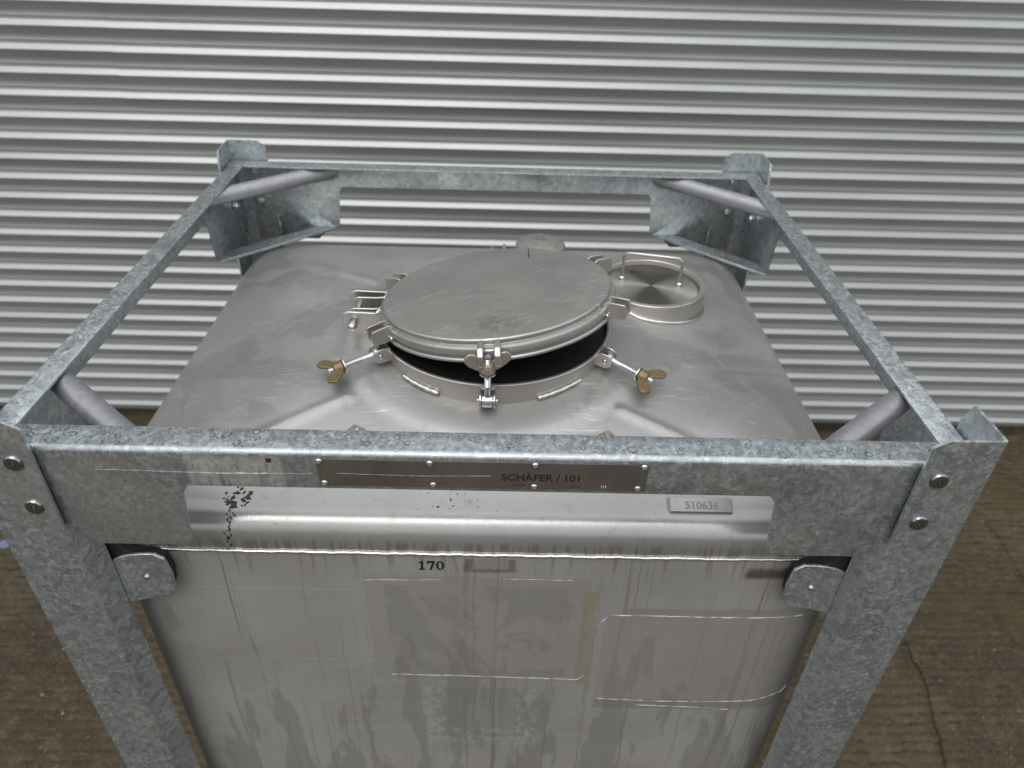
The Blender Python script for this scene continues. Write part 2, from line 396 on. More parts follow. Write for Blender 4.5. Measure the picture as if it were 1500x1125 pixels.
class MB:
    def __init__(s): s.v = []; s.f = []
    def add(s, vs, fs):
        k = len(s.v); s.v += [tuple(p) for p in vs]; s.f += [[i + k for i in f] for f in fs]; return s
    def box(s, x0, x1, y0, y1, z0, z1):
        vs = [(x, y, z) for x in (x0, x1) for y in (y0, y1) for z in (z0, z1)]
        return s.add(vs, [(0, 1, 3, 2), (4, 6, 7, 5), (0, 4, 5, 1), (2, 3, 7, 6), (0, 2, 6, 4), (1, 5, 7, 3)])
    def prism(s, poly, o, u, v, w):
        """polygon (a,b) at o + a*u + b*v, extruded by vector w"""
        o, u, v, w = map(Vector, (o, u, v, w)); n = len(poly)
        p = [o + u * a + v * b for a, b in poly]
        fs = [list(range(n))[::-1], list(range(n, 2 * n))] + [[i, (i + 1) % n, n + (i + 1) % n, n + i] for i in range(n)]
        return s.add(p + [q + w for q in p], fs)
    def tube(s, pts, r, seg=12, cap=True):
        pts = [Vector(p) for p in pts]; n = len(pts); rings = []
        rr = r if isinstance(r, (list, tuple)) else [r] * n
        a = None
        for i, p in enumerate(pts):
            t = (pts[min(i + 1, n - 1)] - pts[max(i - 1, 0)]).normalized()
            if a is None:
                a = t.orthogonal().normalized()
            a = (a - t * a.dot(t)).normalized(); b = t.cross(a)
            rings.append([p + (a * math.cos(2 * math.pi * k / seg) + b * math.sin(2 * math.pi * k / seg)) * rr[i] for k in range(seg)])
        fs = []
        for i in range(n - 1):
            for k in range(seg):
                k2 = (k + 1) % seg
                fs.append([i * seg + k, i * seg + k2, (i + 1) * seg + k2, (i + 1) * seg + k])
        if cap: fs += [list(range(seg))[::-1], list(range((n - 1) * seg, n * seg))]
        return s.add([q for rg in rings for q in rg], fs)
    def lathe(s, prof, c, axis=(0, 0, 1), seg=48, close_ends=True):
        """profile [(r, h)] round an axis through c"""
        ax = Vector(axis).normalized(); a = ax.orthogonal().normalized(); b = ax.cross(a); c = Vector(c)
        vs = []; fs = []; n = len(prof)
        for r, h in prof:
            for k in range(seg):
                t = 2 * math.pi * k / seg
                vs.append(c + ax * h + (a * math.cos(t) + b * math.sin(t)) * max(r, 1e-5))
        for i in range(n - 1):
            for k in range(seg):
                k2 = (k + 1) % seg; fs.append([i * seg + k, i * seg + k2, (i + 1) * seg + k2, (i + 1) * seg + k])
        if close_ends: fs += [list(range(seg))[::-1], list(range((n - 1) * seg, n * seg))]
        return s.add(vs, fs)
    def sheet(s, prof, t, fn0, fn1):
        """a bent sheet: profile points (a,b) thickened by t to its left, each extruded from fn0(a,b) to fn1(a,b) (3-D points)"""
        n = len(prof); P = [Vector((a, b)) for a, b in prof]; Q = []
        for i in range(n):
            d0 = (P[i] - P[i - 1]).normalized() if i else (P[1] - P[0]).normalized()
            d1 = (P[i + 1] - P[i]).normalized() if i < n - 1 else d0
            m = (d0 + d1).normalized(); k = 1 / max(.5, m.dot(d0))
            Q.append(P[i] + Vector((-m.y, m.x)) * t * k)
        vs = [fn0(*p, i) for i, p in enumerate(P)] + [fn0(*q, i) for i, q in enumerate(Q)] + [fn1(*p, i) for i, p in enumerate(P)] + [fn1(*q, i) for i, q in enumerate(Q)]
        fs = []
        for i in range(n - 1):
            fs += [[i, i + 1, 2 * n + i + 1, 2 * n + i], [n + i, n + i + 1, 3 * n + i + 1, 3 * n + i],
                   [i, i + 1, n + i + 1, n + i], [2 * n + i, 2 * n + i + 1, 3 * n + i + 1, 3 * n + i]]
        fs += [[0, n, 3 * n, 2 * n], [n - 1, 2 * n - 1, 4 * n - 1, 3 * n - 1]]
        return s.add(vs, fs)
    def obj(s, name, mat, parent=None, **kw): return finish(name, s.v, s.f, mat, parent, **kw)

def tag(o, label, cat=None, group=None, kind=None):
    o['label'] = label
    if cat: o['category'] = cat
    if group: o['group'] = group
    if kind: o['kind'] = kind
    return o
def arc(c, r, a0, a1, n=6):
    return [(c[0] + r * math.cos(R(a0 + (a1 - a0) * i / n)), c[1] + r * math.sin(R(a0 + (a1 - a0) * i / n))) for i in range(n + 1)]

# ------------------------------------------------------------------ ground
def structure(o): o['kind'] = 'structure'; return o
ground = structure(MB().box(-60, 60, -60, 60, GROUND - .05, GROUND - .007).obj('ground', M['ground'], smooth=0))
def wander(pts, amp=.008, step=.04):
    out = []
    for (x0, y0), (x1, y1) in zip(pts[:-1], pts[1:]):
        n = max(1, int(math.hypot(x1 - x0, y1 - y0) / step))
        for i in range(n):
            f = i / n; out.append((x0 + (x1 - x0) * f + random.uniform(-amp, amp), y0 + (y1 - y0) * f + random.uniform(-amp, amp)))
    out.append(pts[-1]); return out
jA = wander([(1.28, -3.2), (1.33, -.4), (1.362, .487), (1.416, .673), (1.439, .808), (1.439, .913), (1.37, 1.02), (1.20, 1.12), (1.05, 1.40), (.98, 1.75), (.95, 2.3)])
jB = wander([(2.30, -3.2), (2.10, .5), (2.007, 1.176), (2.035, 1.38), (2.04, 1.53)])
jC = wander([(2.04, 1.53), (1.98, 1.66), (1.90, 1.85), (1.86, 2.3)])
jD = wander([(2.04, 1.53), (2.35, 1.55), (4.2, 1.50)])
jE = wander([(-2.75, -3.2), (-2.7, .6), (-2.78, 2.3)])
g = .010
def shift(pl, dx): return [(x + dx, y) for x, y in pl]
def shifty(pl, dy): return [(x, y + dy) for x, y in pl]
slabs = [shift(jE, g) + shift(jA, -g)[::-1],
         shift(jA, g) + [(1.86 - g, 2.3)] + shift(jC, -g)[::-1][1:] + shift(jB, -g)[::-1],
         shift(jB, g)[:-1] + shifty(jD, -g) + [(4.2, -3.2)],
         shifty(jD, g) + [(4.2, 2.3)] + shift(jC, g)[::-1][:-1],
         [(-5.5, -3.2), (-5.5, 2.3)] + shift(jE, -g)[::-1]]
for k, poly in enumerate(slabs):
    o = MB().prism(poly, (0, 0, GROUND - .022), (1, 0, 0), (0, 1, 0), (0, 0, .022)).obj('concrete_slab', M['ground'], ground, bevel=.012)
# pebbles and grit on the paving
mb = MB()
for k in range(420):
    x = random.uniform(-2.4, 2.6); y = random.uniform(-.3, 2.0); r = random.choice([.002, .003, .003, .004, .006])
    prof = [(r * .7, 0), (r, r * .4), (r * .6, r * .9)]
    mb.lathe(prof, (x, y, GROUND - .0005), (random.uniform(-.3, .3), random.uniform(-.3, .3), 1), 6)
tag(mb.obj('grit', M['stone'], ground), 'pale grit and small pebbles scattered on the wet paving', kind='stuff')
mb = MB()
sp = [(-.05, -.015), (-.005, -.022), (.03, .0), (.035, .018), (.0, .026), (-.04, .012)]
mb.prism(sp, (-1.845, 1.295, GROUND + .004), (1, 0, 0.03), (0, 1, 0.08), (0, 0, .004))
tag(mb.obj('plastic_scrap', M['blue'], None, bevel=.001), 'small faded blue plastic scrap lying on the wet brown paving', 'litter')

# ------------------------------------------------------------------ corrugated wall
PITCH, AMP = .0762, .0088
wall = bpy.data.objects.new('corrugated_wall', None); C.objects.link(wall); wall.location = (0, WALL_Y, GROUND)
wall['kind'] = 'thing'
tag(wall, 'silver corrugated metal cladding wall with horizontal ribs behind the tank', 'wall')
Z0 = .5665 - 2.733 * .1785   # height of one bright upper flank, measured in the photograph
def sheet_panel(x0, x1, k0, k1, dy):
    # rolled rib: (height in the pitch, how far it stands out); upper flank centred on 0
    knots = [(-.049, .0), (-.036, .0), (-.0345, .0012), (-.033, .0), (-.0305, .0), (-.009, .0132), (-.0065, .0132)]
    mb = MB(); pts = []
    for k in range(k0, k1):
        zb = Z0 + k * PITCH
        pts += [(.0130, zb - .0090), (.0132, zb - .0078), (.0124, zb - .0064), (.0066, zb), (.0009, zb + .0080), (.0001, zb + .0094), (.0, zb + .0108),
                (.0, zb + .0200), (.0009, zb + .0216), (.0, zb + .0232), (.0, zb + .0300), (.0001, zb + .0372), (.0008, zb + .0388),
                (.0064, zb + .0520), (.0120, zb + .0650), (.0128, zb + .0660)]
    prof = [(WALL_Y + dy + .0066 - d, z) for d, z in pts if z > GROUND + .055]
    n = len(prof)
    vs = [(x0, y, z) for y, z in prof] + [(x1, y, z) for y, z in prof] + [(x0, y + .0012, z) for y, z in prof] + [(x1, y + .0012, z) for y, z in prof]
    fs = []
    for i in range(n - 1):
        fs += [[i, i + 1, n + i + 1, n + i], [2 * n + i + 1, 2 * n + i, 3 * n + i, 3 * n + i + 1], [i + 1, i, 2 * n + i, 2 * n + i + 1], [n + i, n + i + 1, 3 * n + i + 1, 3 * n + i]]
    fs += [[0, n, 3 * n, 2 * n], [n - 1, 3 * n - 1, 4 * n - 1, 2 * n - 1]]
    mb.add(vs, fs)
    return mb.obj('sheet', M['wall'], wall, smooth=60, fixn=False)
XS = -1.33
for (a, b, k0, k1, dy) in [(-5.5, -2.72, -22, -2, .0), (-2.80, 3.1, -22, -2, -.0022), (3.02, 5.5, -22, -2, .0),
                           (-5.5, XS + .08, -3, 10, -.0025), (XS, 4.4, -3, 10, -.0075), (4.32, 5.5, -3, 10, -.0040),
                           (-5.5, -1.8, 9, 34, -.0080), (-1.88, 5.5, 9, 34, -.0102)]:
    sheet_panel(a, b, k0, k1, dy)
MB().box(-5.5, 5.5, WALL_Y + .02, WALL_Y + .12, GROUND - .02, GROUND + .12).obj('plinth', M['ground'], wall, smooth=0)
# ------------------------------------------------------------------ the tank container
W, D = .595, .9954        # half width of the rails, depth of the frame
tank = bpy.data.objects.new('tank_container', None); C.objects.link(tank); tank.location = (0, D / 2, GROUND)
tag(tank, 'stainless steel bulk container in a galvanized frame with its manhole lid ajar', 'tank container')

HX, HY0, HY1 = .5475, .050, .945
HYC, HB = (HY0 + HY1) / 2, (HY1 - HY0) / 2
NEXP = 13.0
ZE, RB = -.166, .040      # level of the shoulder edge, shoulder bend radius
SEAM = -.225
def sval(x, y):
    return (abs(x / HX) ** NEXP + abs((y - HYC) / HB) ** NEXP) ** (1 / NEXP)
def outline(theta):
    c, s_ = math.cos(theta), math.sin(theta)
    k = 1 / ((abs(c / HX) ** NEXP + abs(s_ / HB) ** NEXP) ** (1 / NEXP))
    return c * k, HYC + s_ * k
RC = (.0075, .445); RR = .197; RIM_Z = -.075
ribs = [((-.215, .262), (-.385, .142)), ((-.222, .628), (-.39, .735)), ((.205, .245), (.375, .142)), ((.20, .66), (.39, .76))]
def segdist(px, py, a, b):
    ax, ay = a; bx, by = b; dx, dy = bx - ax, by - ay
    t = ((px - ax) * dx + (py - ay) * dy) / (dx * dx + dy * dy); tc = min(1, max(0, t))
    return math.hypot(px - ax - tc * dx, py - ay - tc * dy), t
def ztop(d): return -.1 - .066 * math.exp(-(d - RB) / .13)
def head_extra(x, y):
    e = 0.0
    for a, b in ribs:
        q, t = segdist(x, y, a, b)
        e += .0055 * math.exp(-(q / .0085) ** 2)
    r = math.hypot(x - RC[0], y - RC[1])
    e += .006 / (1 + math.exp((r - .262) / .004)) * (1 if r < .34 else 1)      # raised annular step round the manhole
    e += .0011 * math.sin(7 * x + 1) * math.sin(9 * y + 2) + .0006 * math.sin(23 * x) * math.sin(19 * y + 1)
    return e
def head_z(x, y):
    d = (1 - sval(x, y)) * .5
    if d >= RB: return ztop(d) + head_extra(x, y) * min(1, (d - RB) / .05)
    return ZE - RB + math.sqrt(max(0, RB * RB - (RB - d) ** 2))

# head: rings between the outer outline and the manhole bore
def build_head():
    NS = 320; vs = []; cols = []
    for k in range(NS):
        th = 2 * math.pi * k / NS
        ox, oy = outline(th)
        dx, dy = ox - RC[0], oy - RC[1]; L = math.hypot(dx, dy)
        f_in = (RR - .004) / L
        col = [(ox, oy, SEAM), (ox, oy, ZE - RB - .001)]
        for j in range(1, 8):
            ph = R(90 * j / 8); d = RB * (1 - math.cos(ph)); zz = ZE - RB + RB * math.sin(ph)
            col.append(('d', d, zz))
        col.append(('d', RB, ZE))
        x_in, y_in = RC[0] + dx * f_in, RC[1] + dy * f_in
        d_in = (1 - sval(x_in, y_in)) * .5
        K = 56
        for j in range(1, K + 1):
            col.append(('t', RB + (d_in - RB) * (j / K) ** 1.15, None))
        cc = []
        for q in col:
            if q[0] in ('d', 't'):
                lo, hi = f_in - .02, 1.0
                for _ in range(26):
                    m = (lo + hi) / 2; dd = (1 - sval(RC[0] + dx * m, RC[1] + dy * m)) * .5
                    if dd > q[1]: lo = m
                    else: hi = m
                x, y = RC[0] + dx * lo, RC[1] + dy * lo
                z = q[2] if q[2] is not None else ztop(q[1]) + head_extra(x, y) * min(1, (q[1] - RB) / .05)
                cc.append((x, y, z))
            else: cc.append(q)
        cols.append(cc)
    n = len(cols[0]); vs = [p for c in cols for p in c]; fs = []
    for k in range(NS):
        k2 = (k + 1) % NS
        for j in range(n - 1): fs.append([k * n + j, k2 * n + j, k2 * n + j + 1, k * n + j + 1])
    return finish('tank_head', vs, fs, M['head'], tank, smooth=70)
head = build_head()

def build_body():
    NS = 320; vs = []; fs = []
    levels = [(SEAM - .0005, 0), (-.60, .0), (-1.0, 0), (-1.36, 0), (-1.40, .03), (-1.42, .10)]
    for z, ins in levels:
        for k in range(NS):
            x, y = outline(2 * math.pi * k / NS); vs.append((x * (1 - ins), HYC + (y - HYC) * (1 - ins), z))
    for i in range(len(levels) - 1):
        for k in range(NS):
            k2 = (k + 1) % NS; fs.append([i * NS + k, i * NS + k2, (i + 1) * NS + k2, (i + 1) * NS + k])
    fs.append(list(range((len(levels) - 1) * NS, len(levels) * NS)))
    return finish('tank_body', vs, fs, M['front'], tank, smooth=50)
body = build_body()
# inner lining keeps the opening dark and closed
mb = MB()
for k in range(360):
    th = 2 * math.pi * k / 360
pts = []
for k in range(361):
    th = 2 * math.pi * k / 360; x, y = outline(th)
    wob = .0006 * math.sin(k * 2.3) + .0005 * math.sin(k * .71 + 1)
    nx, ny = x, y - HYC; l = math.hypot(nx, ny)
    pts.append((x + nx / l * .0012, y + ny / l * .0012, SEAM + wob))
mb.tube(pts, .0028, 8, False)
mb.obj('weld_seam', M['weld'], body, smooth=80)

# horizontal press lines across the front sheet, glue edges of peeled labels
def fy(x, off=.0):        # front face y at x
    u = min(.9999, abs(x / HX)); return HYC - HB * (1 - u ** NEXP) ** (1 / NEXP) - off
def ridge(name, pts, r, mat, jit=.0004, seg=6):
    out = []
    for (x0, z0), (x1, z1) in zip(pts[:-1], pts[1:]):
        n = max(2, int(math.hypot(x1 - x0, z1 - z0) / .008))
        for i in range(n):
            f = i / n; x = x0 + (x1 - x0) * f; z = z0 + (z1 - z0) * f + random.uniform(-jit, jit); out.append((x, fy(x), z))
    x, z = pts[-1]; out.append((x, fy(x), z))
    rr = [r * .62 * (random.uniform(.35, 1.3) if random.random() < .8 else .15) for _ in out]
    return MB().tube(out, rr, seg).obj(name, mat, body, smooth=80)
for pts, r in [([(.180, -.372), (.189, -.357), (.196, -.3535), (.486, -.356)], .0011),
               ([(.19, -.573), (.30, -.578), (.45, -.577), (.505, -.565), (.512, -.553)], .0010),
               ([(.26, -.590), (.38, -.596), (.42, -.602)], .0009),
               ([(-.148, -.519), (-.142, -.512), (-.05, -.514)], .0008), ([(-.06, -.513), (.155, -.520), (.166, -.508)], .0011),
               ([(-.17, -.283), (-.06, -.280)], .0007), ([(.03, -.276), (.13, -.2765)], .0008)]:
    ridge('glue_edge', pts, r, M['glue'])
for z in (-.305, -.475):
    mb = MB(); pts = [(x, fy(x, .0) + .00075, z + .0008 * math.sin(9 * x)) for x in np.linspace(-.47, -.19 if z > -.4 else -.16, 24)]
    mb.tube(pts, .0010, 6); mb.obj('press_line', M['front'], body, smooth=80)

def text_mesh(body_txt, size, name, mat, parent, loc, rot, sx=1.0, depth=.0002, align='LEFT', bold=0.0):
    cu = bpy.data.curves.new(name, 'FONT'); cu.body = body_txt; cu.size = size; cu.extrude = depth; cu.align_x = align; cu.offset = bold
    o = bpy.data.objects.new(name + '_tmp', cu); C.objects.link(o)
    dg = bpy.context.evaluated_depsgraph_get(); me = bpy.data.meshes.new_from_object(o.evaluated_get(dg)); me.name = name
    bpy.data.objects.remove(o); bpy.data.curves.remove(cu)
    me.transform(Matrix.Diagonal((sx, 1, 1, 1)))
    me.materials.clear(); me.materials.append(mat)
    ob = bpy.data.objects.new(name, me); C.objects.link(ob)
    ob.parent = parent; ob.location = Vector(loc) - world_loc(parent); ob.rotation_euler = rot
    return ob

# stencilled 170 with slab serifs
def digits_170():
    mb = MB(); ox, oz, h = -.0895, -.2585, .0185
    y = fy(-.07, .0004)
    P = lambda poly: mb.prism([(a, b) for a, b in poly], (ox, y, oz), (1, 0, 0), (0, 0, 1), (0, -.0003, 0))
    w = .0034
    P([(.0006, 0), (.0090, 0), (.0090, .0026), (.0066, .0026), (.0066, h), (.0044, h), (.0006, .0152), (.0006, .0128), (.0034, .0142), (.0034, .0026), (.0006, .0026)])
    P([(.0122, h), (.0232, h), (.0232, .0152), (.0182, 0), (.0150, 0), (.0196, .0148), (.0144, .0148), (.0144, .0124), (.0122, .0124)])
    n = 28; cx, cz = .0306, h / 2
    for k in range(n):
        a0, a1 = 2 * math.pi * k / n, 2 * math.pi * (k + 1) / n
        P([(cx + .0058 * math.cos(a0), cz + h / 2 * math.sin(a0)), (cx + .0058 * math.cos(a1), cz + h / 2 * math.sin(a1)),
           (cx + .0024 * math.cos(a1), cz + (h / 2 - .0022) * math.sin(a1)), (cx + .0024 * math.cos(a0), cz + (h / 2 - .0022) * math.sin(a0))])
    return mb.obj('stencil_number', M['ink'], body, smooth=0)
digits_170()

# tar spatter on the front shoulder
def front_point(x, u):
    """u = length along the shoulder section, 0 at the start of the bend, growing downwards"""
    yb = fy(x)
    if u < 0:
        d = RB - u; return Vector((x, yb + d * .895, head_z(x, yb + d * .895))), Vector((0, -.45, .89))
    L = RB * math.pi / 2
    if u < L:
        a = R(90) - u / RB; return Vector((x, yb + .895 * (RB - RB * math.cos(a)), ZE - RB + RB * math.sin(a))), Vector((0, -math.cos(a), math.sin(a)))
    return Vector((x, yb, ZE - RB - (u - L))), Vector((0, -1, 0))
def blobs(name, spots, mat, parent, h=.0006):
    mb = MB()
    for x, u, r, el in spots:
        p, n = front_point(x, u); n.normalize(); s_ = Vector((1, 0, 0)); t_ = n.cross(s_)
        k = 9; r = r * 1.25
        ring = []
        for i in range(k):
            a = 2 * math.pi * i / k; q = r * random.uniform(.55, 1.25)
            ring.append(p + s_ * q * math.cos(a) + t_ * q * el * math.sin(a) - n * .0004)
        vs = ring + [p + (q - p) * .6 + n * h for q in ring]
        mb.add(vs, [[i, (i + 1) % k, k + (i + 1) % k, k + i] for i in range(k)] + [list(range(k, 2 * k))])
    return mb.obj(name, mat, parent, smooth=60)
spots = []
for _ in range(42):
    a = random.uniform(0, 6.28); rr = random.uniform(.25, 1) ** .7
    spots.append((-.341 + .020 * rr * math.cos(a) + .004 * math.sin(a), -.004 + .018 * rr * math.sin(a), random.choice([.0008, .0012, .0018, .0026, .0034]), random.uniform(.6, 1.3)))
spots += [(-.350, .001, .0052, .8), (-.345, -.005, .004, 1), (-.331, -.001, .0042, 1.3), (-.322, -.012, .0045, .9), (-.325, -.008, .0038, 1.2)]
for i in range(34):
    u = .014 + .070 * (i / 34); spots.append((-.347 + random.gauss(.004 * math.sin(u * 60), .0028), u, random.choice([.0006, .0009, .0014, .0019]), random.uniform(.7, 1.8)))
tag(blobs('tar_spatter', spots, M['tar'], head), 'black tar spatter with a dribble on the shoulder', kind='stuff'); 
spots = [(.0 + random.uniform(-.10, .02), random.uniform(-.02, .012), random.choice([.0007, .001]), 1) for _ in range(10)] + [(-.062, .004, .0022, .8), (-.041, .002, .0018, .4), (-.045, -.008, .0012, 2.2), (.02, .01, .0012, .6), (-.036, -.016, .0009, 2.5)]
tag(blobs('dirt_speck', spots, M['dark'], head), 'small dark dirt specks on the shoulder', kind='stuff')

# welded number tag on the shoulder
tg0 = MB()
o_ = Vector((.268, .090, head_z(.30, .090) + .001)); 
nrm = Vector((0, head_z(.30, .088) - head_z(.30, .092), .004)).normalized(); dn = Vector((1, 0, 0)).cross(nrm) * -1  # down the slope
pol = [(a, b * .72) for a, b in [(-.012, 0), (-.0088, .0075)] + [(-.007, .009)] + [(.0755 + .007 - .007, .009), (.0775, .0075), (.0795, 0), (.077, 0), (.0755, .006), (.0745, .0066), (-.005, .0066), (-.0062, .006), (-.0092, 0)]]
ctr = Vector((.303, .089, head_z(.303, .089)))
tg0.prism([(a - .034, b) for a, b in pol], ctr - dn * .0085, (1, 0, 0), nrm, dn * .0205)
tagplate = tg0.obj('number_tag', M['head'], head, bevel=.0005)
tx = text_mesh("510636", .0150, 'engraved_number', M['engrave'], tagplate, (0, 0, 0), (0, 0, 0), 1.05, .0002, 'CENTER', .0002)
mat_ = Matrix(((1, dn.x, nrm.x), (0, dn.y, nrm.y), (0, dn.z, nrm.z))).to_euler()
tx.rotation_euler = mat_; tx.location = (ctr + nrm * .0067 - dn * .0045 + Vector((.001, 0, 0))) - world_loc(tagplate)

# ------------------------------------------------------------------ manhole ring and lid
mb = MB()
zb = -.155
mb.lathe([(RR - .003, zb), (RR, zb + .01), (RR, RIM_Z - .004), (RR + .0015, RIM_Z - .003), (RR + .002, RIM_Z - .001), (RR + .0005, RIM_Z),
          (RR - .003, RIM_Z), (RR - .0045, RIM_Z - .0015), (RR - .0045, zb)], (RC[0], RC[1], 0), seg=128, close_ends=False)
ring = mb.obj('manhole_ring', M['ring'], tank, smooth=50)
MB().lathe([(RR - .006, RIM_Z - .012), (RR - .006, -.30), (.10, -.34), (.02, -.34)], (RC[0], RC[1], 0), seg=64).obj('bore_shade_liner', M['dark'], ring, smooth=60)  # added closed liner, its near-black colour stands in for the interior shade
def ringpt(a, r, z): return Vector((RC[0] + r * math.cos(R(a)), RC[1] + r * math.sin(R(a)), z))
for a0, a1 in [(225, 246), (291, 314), (190, 204), (330, 345), (10, 30), (150, 168)]:
    pts = []
    for i in range(22):
        a = a0 + (a1 - a0) * i / 21; q = ringpt(a, RR + .0025, 0); q.z = head_z(q.x, q.y) + .0045 + random.uniform(-.0005, .0005)
        pts.append(q)
    MB().tube(pts, [.0034 * random.uniform(.8, 1.15) for _ in pts], 8).obj('weld_bead', M['weld'], ring, smooth=80)

# lid, tilted
LN = Vector((-.1226, .094, 1)).normalized(); LC = Vector((.0099, .4498, -.0194))
mb = MB()
prof = [(.0, .0120), (.03, .0117), (.06, .0107), (.09, .0091), (.12, .0068), (.15, .0039), (.17, .0019), (.184, .0005), (.1885, -.0002), (.1905, -.0022), (.1910, -.005), (.1905, -.0075), (.1895, -.0085),
        (.1905, -.0095), (.1945, -.0105), (.1975, -.0125), (.1985, -.016), (.1985, -.0215), (.1965, -.0235), (.1945, -.025), (.1945, -.0265), (.198, -.0275), (.2, -.0295), (.2, -.0325), (.197, -.034), (.15, -.034), (.0, -.034)]
lid = mb.lathe(prof, LC, LN, 160, False).obj('manhole_lid', M['lid'], tank, smooth=28)
la = Vector((1, 0, 0)); la = (la - LN * la.dot(LN)).normalized(); lb = LN.cross(la)
def lidpt(a, r, h): return LC + (la * math.cos(R(a)) + lb * math.sin(R(a))) * r + LN * h
mb = MB()
mb.prism([(-.0009, -.028), (.0009, -.027), (.0011, .02), (.0004, .045), (-.0007, .03)], LC + la * .058 + lb * .125 + LN * .0062, la * 1.0 + lb * -.07, lb, LN * .0004)
mb.obj('marker_line', M['ink'], lid, smooth=0)
# scratch lines on the lid below the marker line
def make_lug(a):
    er = (la * math.cos(R(a)) + lb * math.sin(R(a))); et = (LN.cross(er)).normalized()
    mb = MB()
    fin = [(.194, -.028), (.226, -.028), (.2285, -.026), (.2285, -.006), (.227, -.004), (.200, -.001), (.194, -.004)]
    for s_ in (-1, 1):
        mb.prism(fin, LC + et * (s_ * .0115 - .0024), er, LN, et * .0048)
    mb.box(0, 0, 0, 0, 0, 0) if False else None
    web = [(-.0097, -.029), (.0097, -.029), (.0097, -.0255), (-.0097, -.0255)]
    mb.prism(web, LC + er * .196, et, LN, er * .030)
    return mb.obj('lid_lug', M['steel'], lid, bevel=.0007)
for a in (30, 90, 150, 210, 335): make_lug(a)
# front lug: forked block with its wing nut standing under it
def front_lug(a=268):
    er = (la * math.cos(R(a)) + lb * math.sin(R(a))); et = LN.cross(er).normalized()
    mb = MB()
    for s_ in (-1, 1):
        mb.prism([(.194, -.030), (.224, -.030), (.227, -.026), (.226, -.010), (.217, -.001), (.194, .001)], LC + et * (s_ * .0125 - .0045), er, LN, et * .009)
    mb.prism([(-.0085, -.030), (.0085, -.030), (.0085, -.009), (-.0085, -.009)], LC + er * .196, et, LN, er * .012)
    return mb.obj('lid_lug', M['steel'], lid, bevel=.0018), er, et
fl, ER, ET = front_lug()
for a in (210, 335, 268):
    for s_ in (-1, 1):
        er = (la * math.cos(R(a)) + lb * math.sin(R(a))); et = LN.cross(er).normalized()
        c_ = LC + er * .2 + et * s_ * .017 + LN * -.022
        MB().lathe([(.0005, -.003), (.0022, -.002), (.003, 0), (.0022, .002), (.0005, .003)], c_, LN, 8).obj('weld_blob', M['weld'], lid, smooth=80)

# swing bolts: bracket, eye bolt, wing nut, washer
def swing_bolt(a, direction, length, nut_at, wing_axis=None, label=None, nutmat='brass'):
    piv = ringpt(a, RR + .016, head_z(*ringpt(a, RR + .02, 0).xy) + .021)
    er = Vector((math.cos(R(a)), math.sin(R(a)), 0)); et = Vector((0, 0, 1)).cross(er); up = Vector((0, 0, 1))
    mb = MB()                                            # U-shaped bracket: two rounded cheeks and a back
    cheek = [(-.017, -.012), (-.017, .012), (0.002, .0125)] + [(.012 * math.cos(R(t)), .012 * math.sin(R(t))) for t in range(70, -71, -20)] + [(.002, -.0125)]
    for s_ in (-1, 1): mb.prism(cheek, piv + et * (s_ * .0105 - .0014), er, up, et * .0028)
    mb.prism([(-.0092, -.012), (.0092, -.012), (.0092, .012), (-.0092, .012)], piv - er * .0165, et, up, er * .003)
    br = mb.obj('swing_bolt', M['steel'], tank, bevel=.0006)
    if label: br['label'] = label
    MB().lathe([(.001, -.0165), (.0038, -.0155), (.0045, -.013), (.003, -.012), (.003, .012), (.0045, .013), (.0038, .0155), (.001, .0165)], piv, et, 14).obj('hinge_pin', M['bolt'], br, smooth=40)
    d = direction.normalized()
    # eye and shank
    eb = MB(); eb.lathe([(.0045, -.0075), (.0098, -.0075), (.0108, -.004), (.0108, .004), (.0098, .0075), (.0045, .0075)], piv, et, 24)
    pts = [piv + d * .008, piv + d * .013, piv + d * .018, piv + d * length]
    eb.tube(pts, [.0062, .0055, .0047, .0047], 14)
    # thread turns on the outer half of the shank
    for q in np.arange(.028, length - .002, .0021):
        eb.lathe([(.0046, -.0008), (.0053, 0), (.0046, .0008)], piv + d * q, d, 12, False)
    eb.obj('eye_bolt', M['bolt'], br, smooth=40)
    c = piv + d * nut_at
    w = wing_axis if wing_axis is not None else et
    w = (w - d * w.dot(d)).normalized(); n = d.cross(w)
    MB().lathe([(.005, -.002), (.0125, -.002), (.0125, 0), (.005, 0)], c - d * .0005, d, 24).obj('washer', M['bolt'], br, smooth=40)
    nb = MB(); nb.lathe([(.0052, 0), (.0108, 0), (.0108, .004), (.0094, .012), (.0078, .0155), (.0052, .0155)], c, d, 20)
    for s_ in (-1, 1):
        u = (w * s_ * .80 + d * .60).normalized(); v = (d * .80 - w * s_ * .60).normalized()
        out = [(.002, -.008), (.012, -.0095), (.022, -.0105), (.030, -.0085), (.0335, -.002), (.032, .005), (.026, .0085), (.016, .0062), (.003, .0045)]
        out = [(a * 1.2, b * 1.12) for a, b in out]
        nb.prism(out, c + d * .006 - n * .0024, u, v, n * .0048)
    nb.obj('wing_nut', M[nutmat], br, bevel=.0014)
    return br
def outward(a, droop): return Vector((math.cos(R(a)), math.sin(R(a)), droop))
up_wing = lambda a: Vector((-math.sin(R(a)), math.cos(R(a)), .04))
swing_bolt(211, outward(211, -.10), .083, .060, up_wing(211), 'swing bolt folded outward on the left, with brass wing nut')
swing_bolt(330, outward(322, -.10), .083, .060, up_wing(322), 'swing bolt folded outward on the right, with brass wing nut')
swing_bolt(268.5, Vector((0, -.0, 1)), .078, .052, Vector((1, .2, 0)), 'upright swing bolt propping the lid at the front', 'bronze')

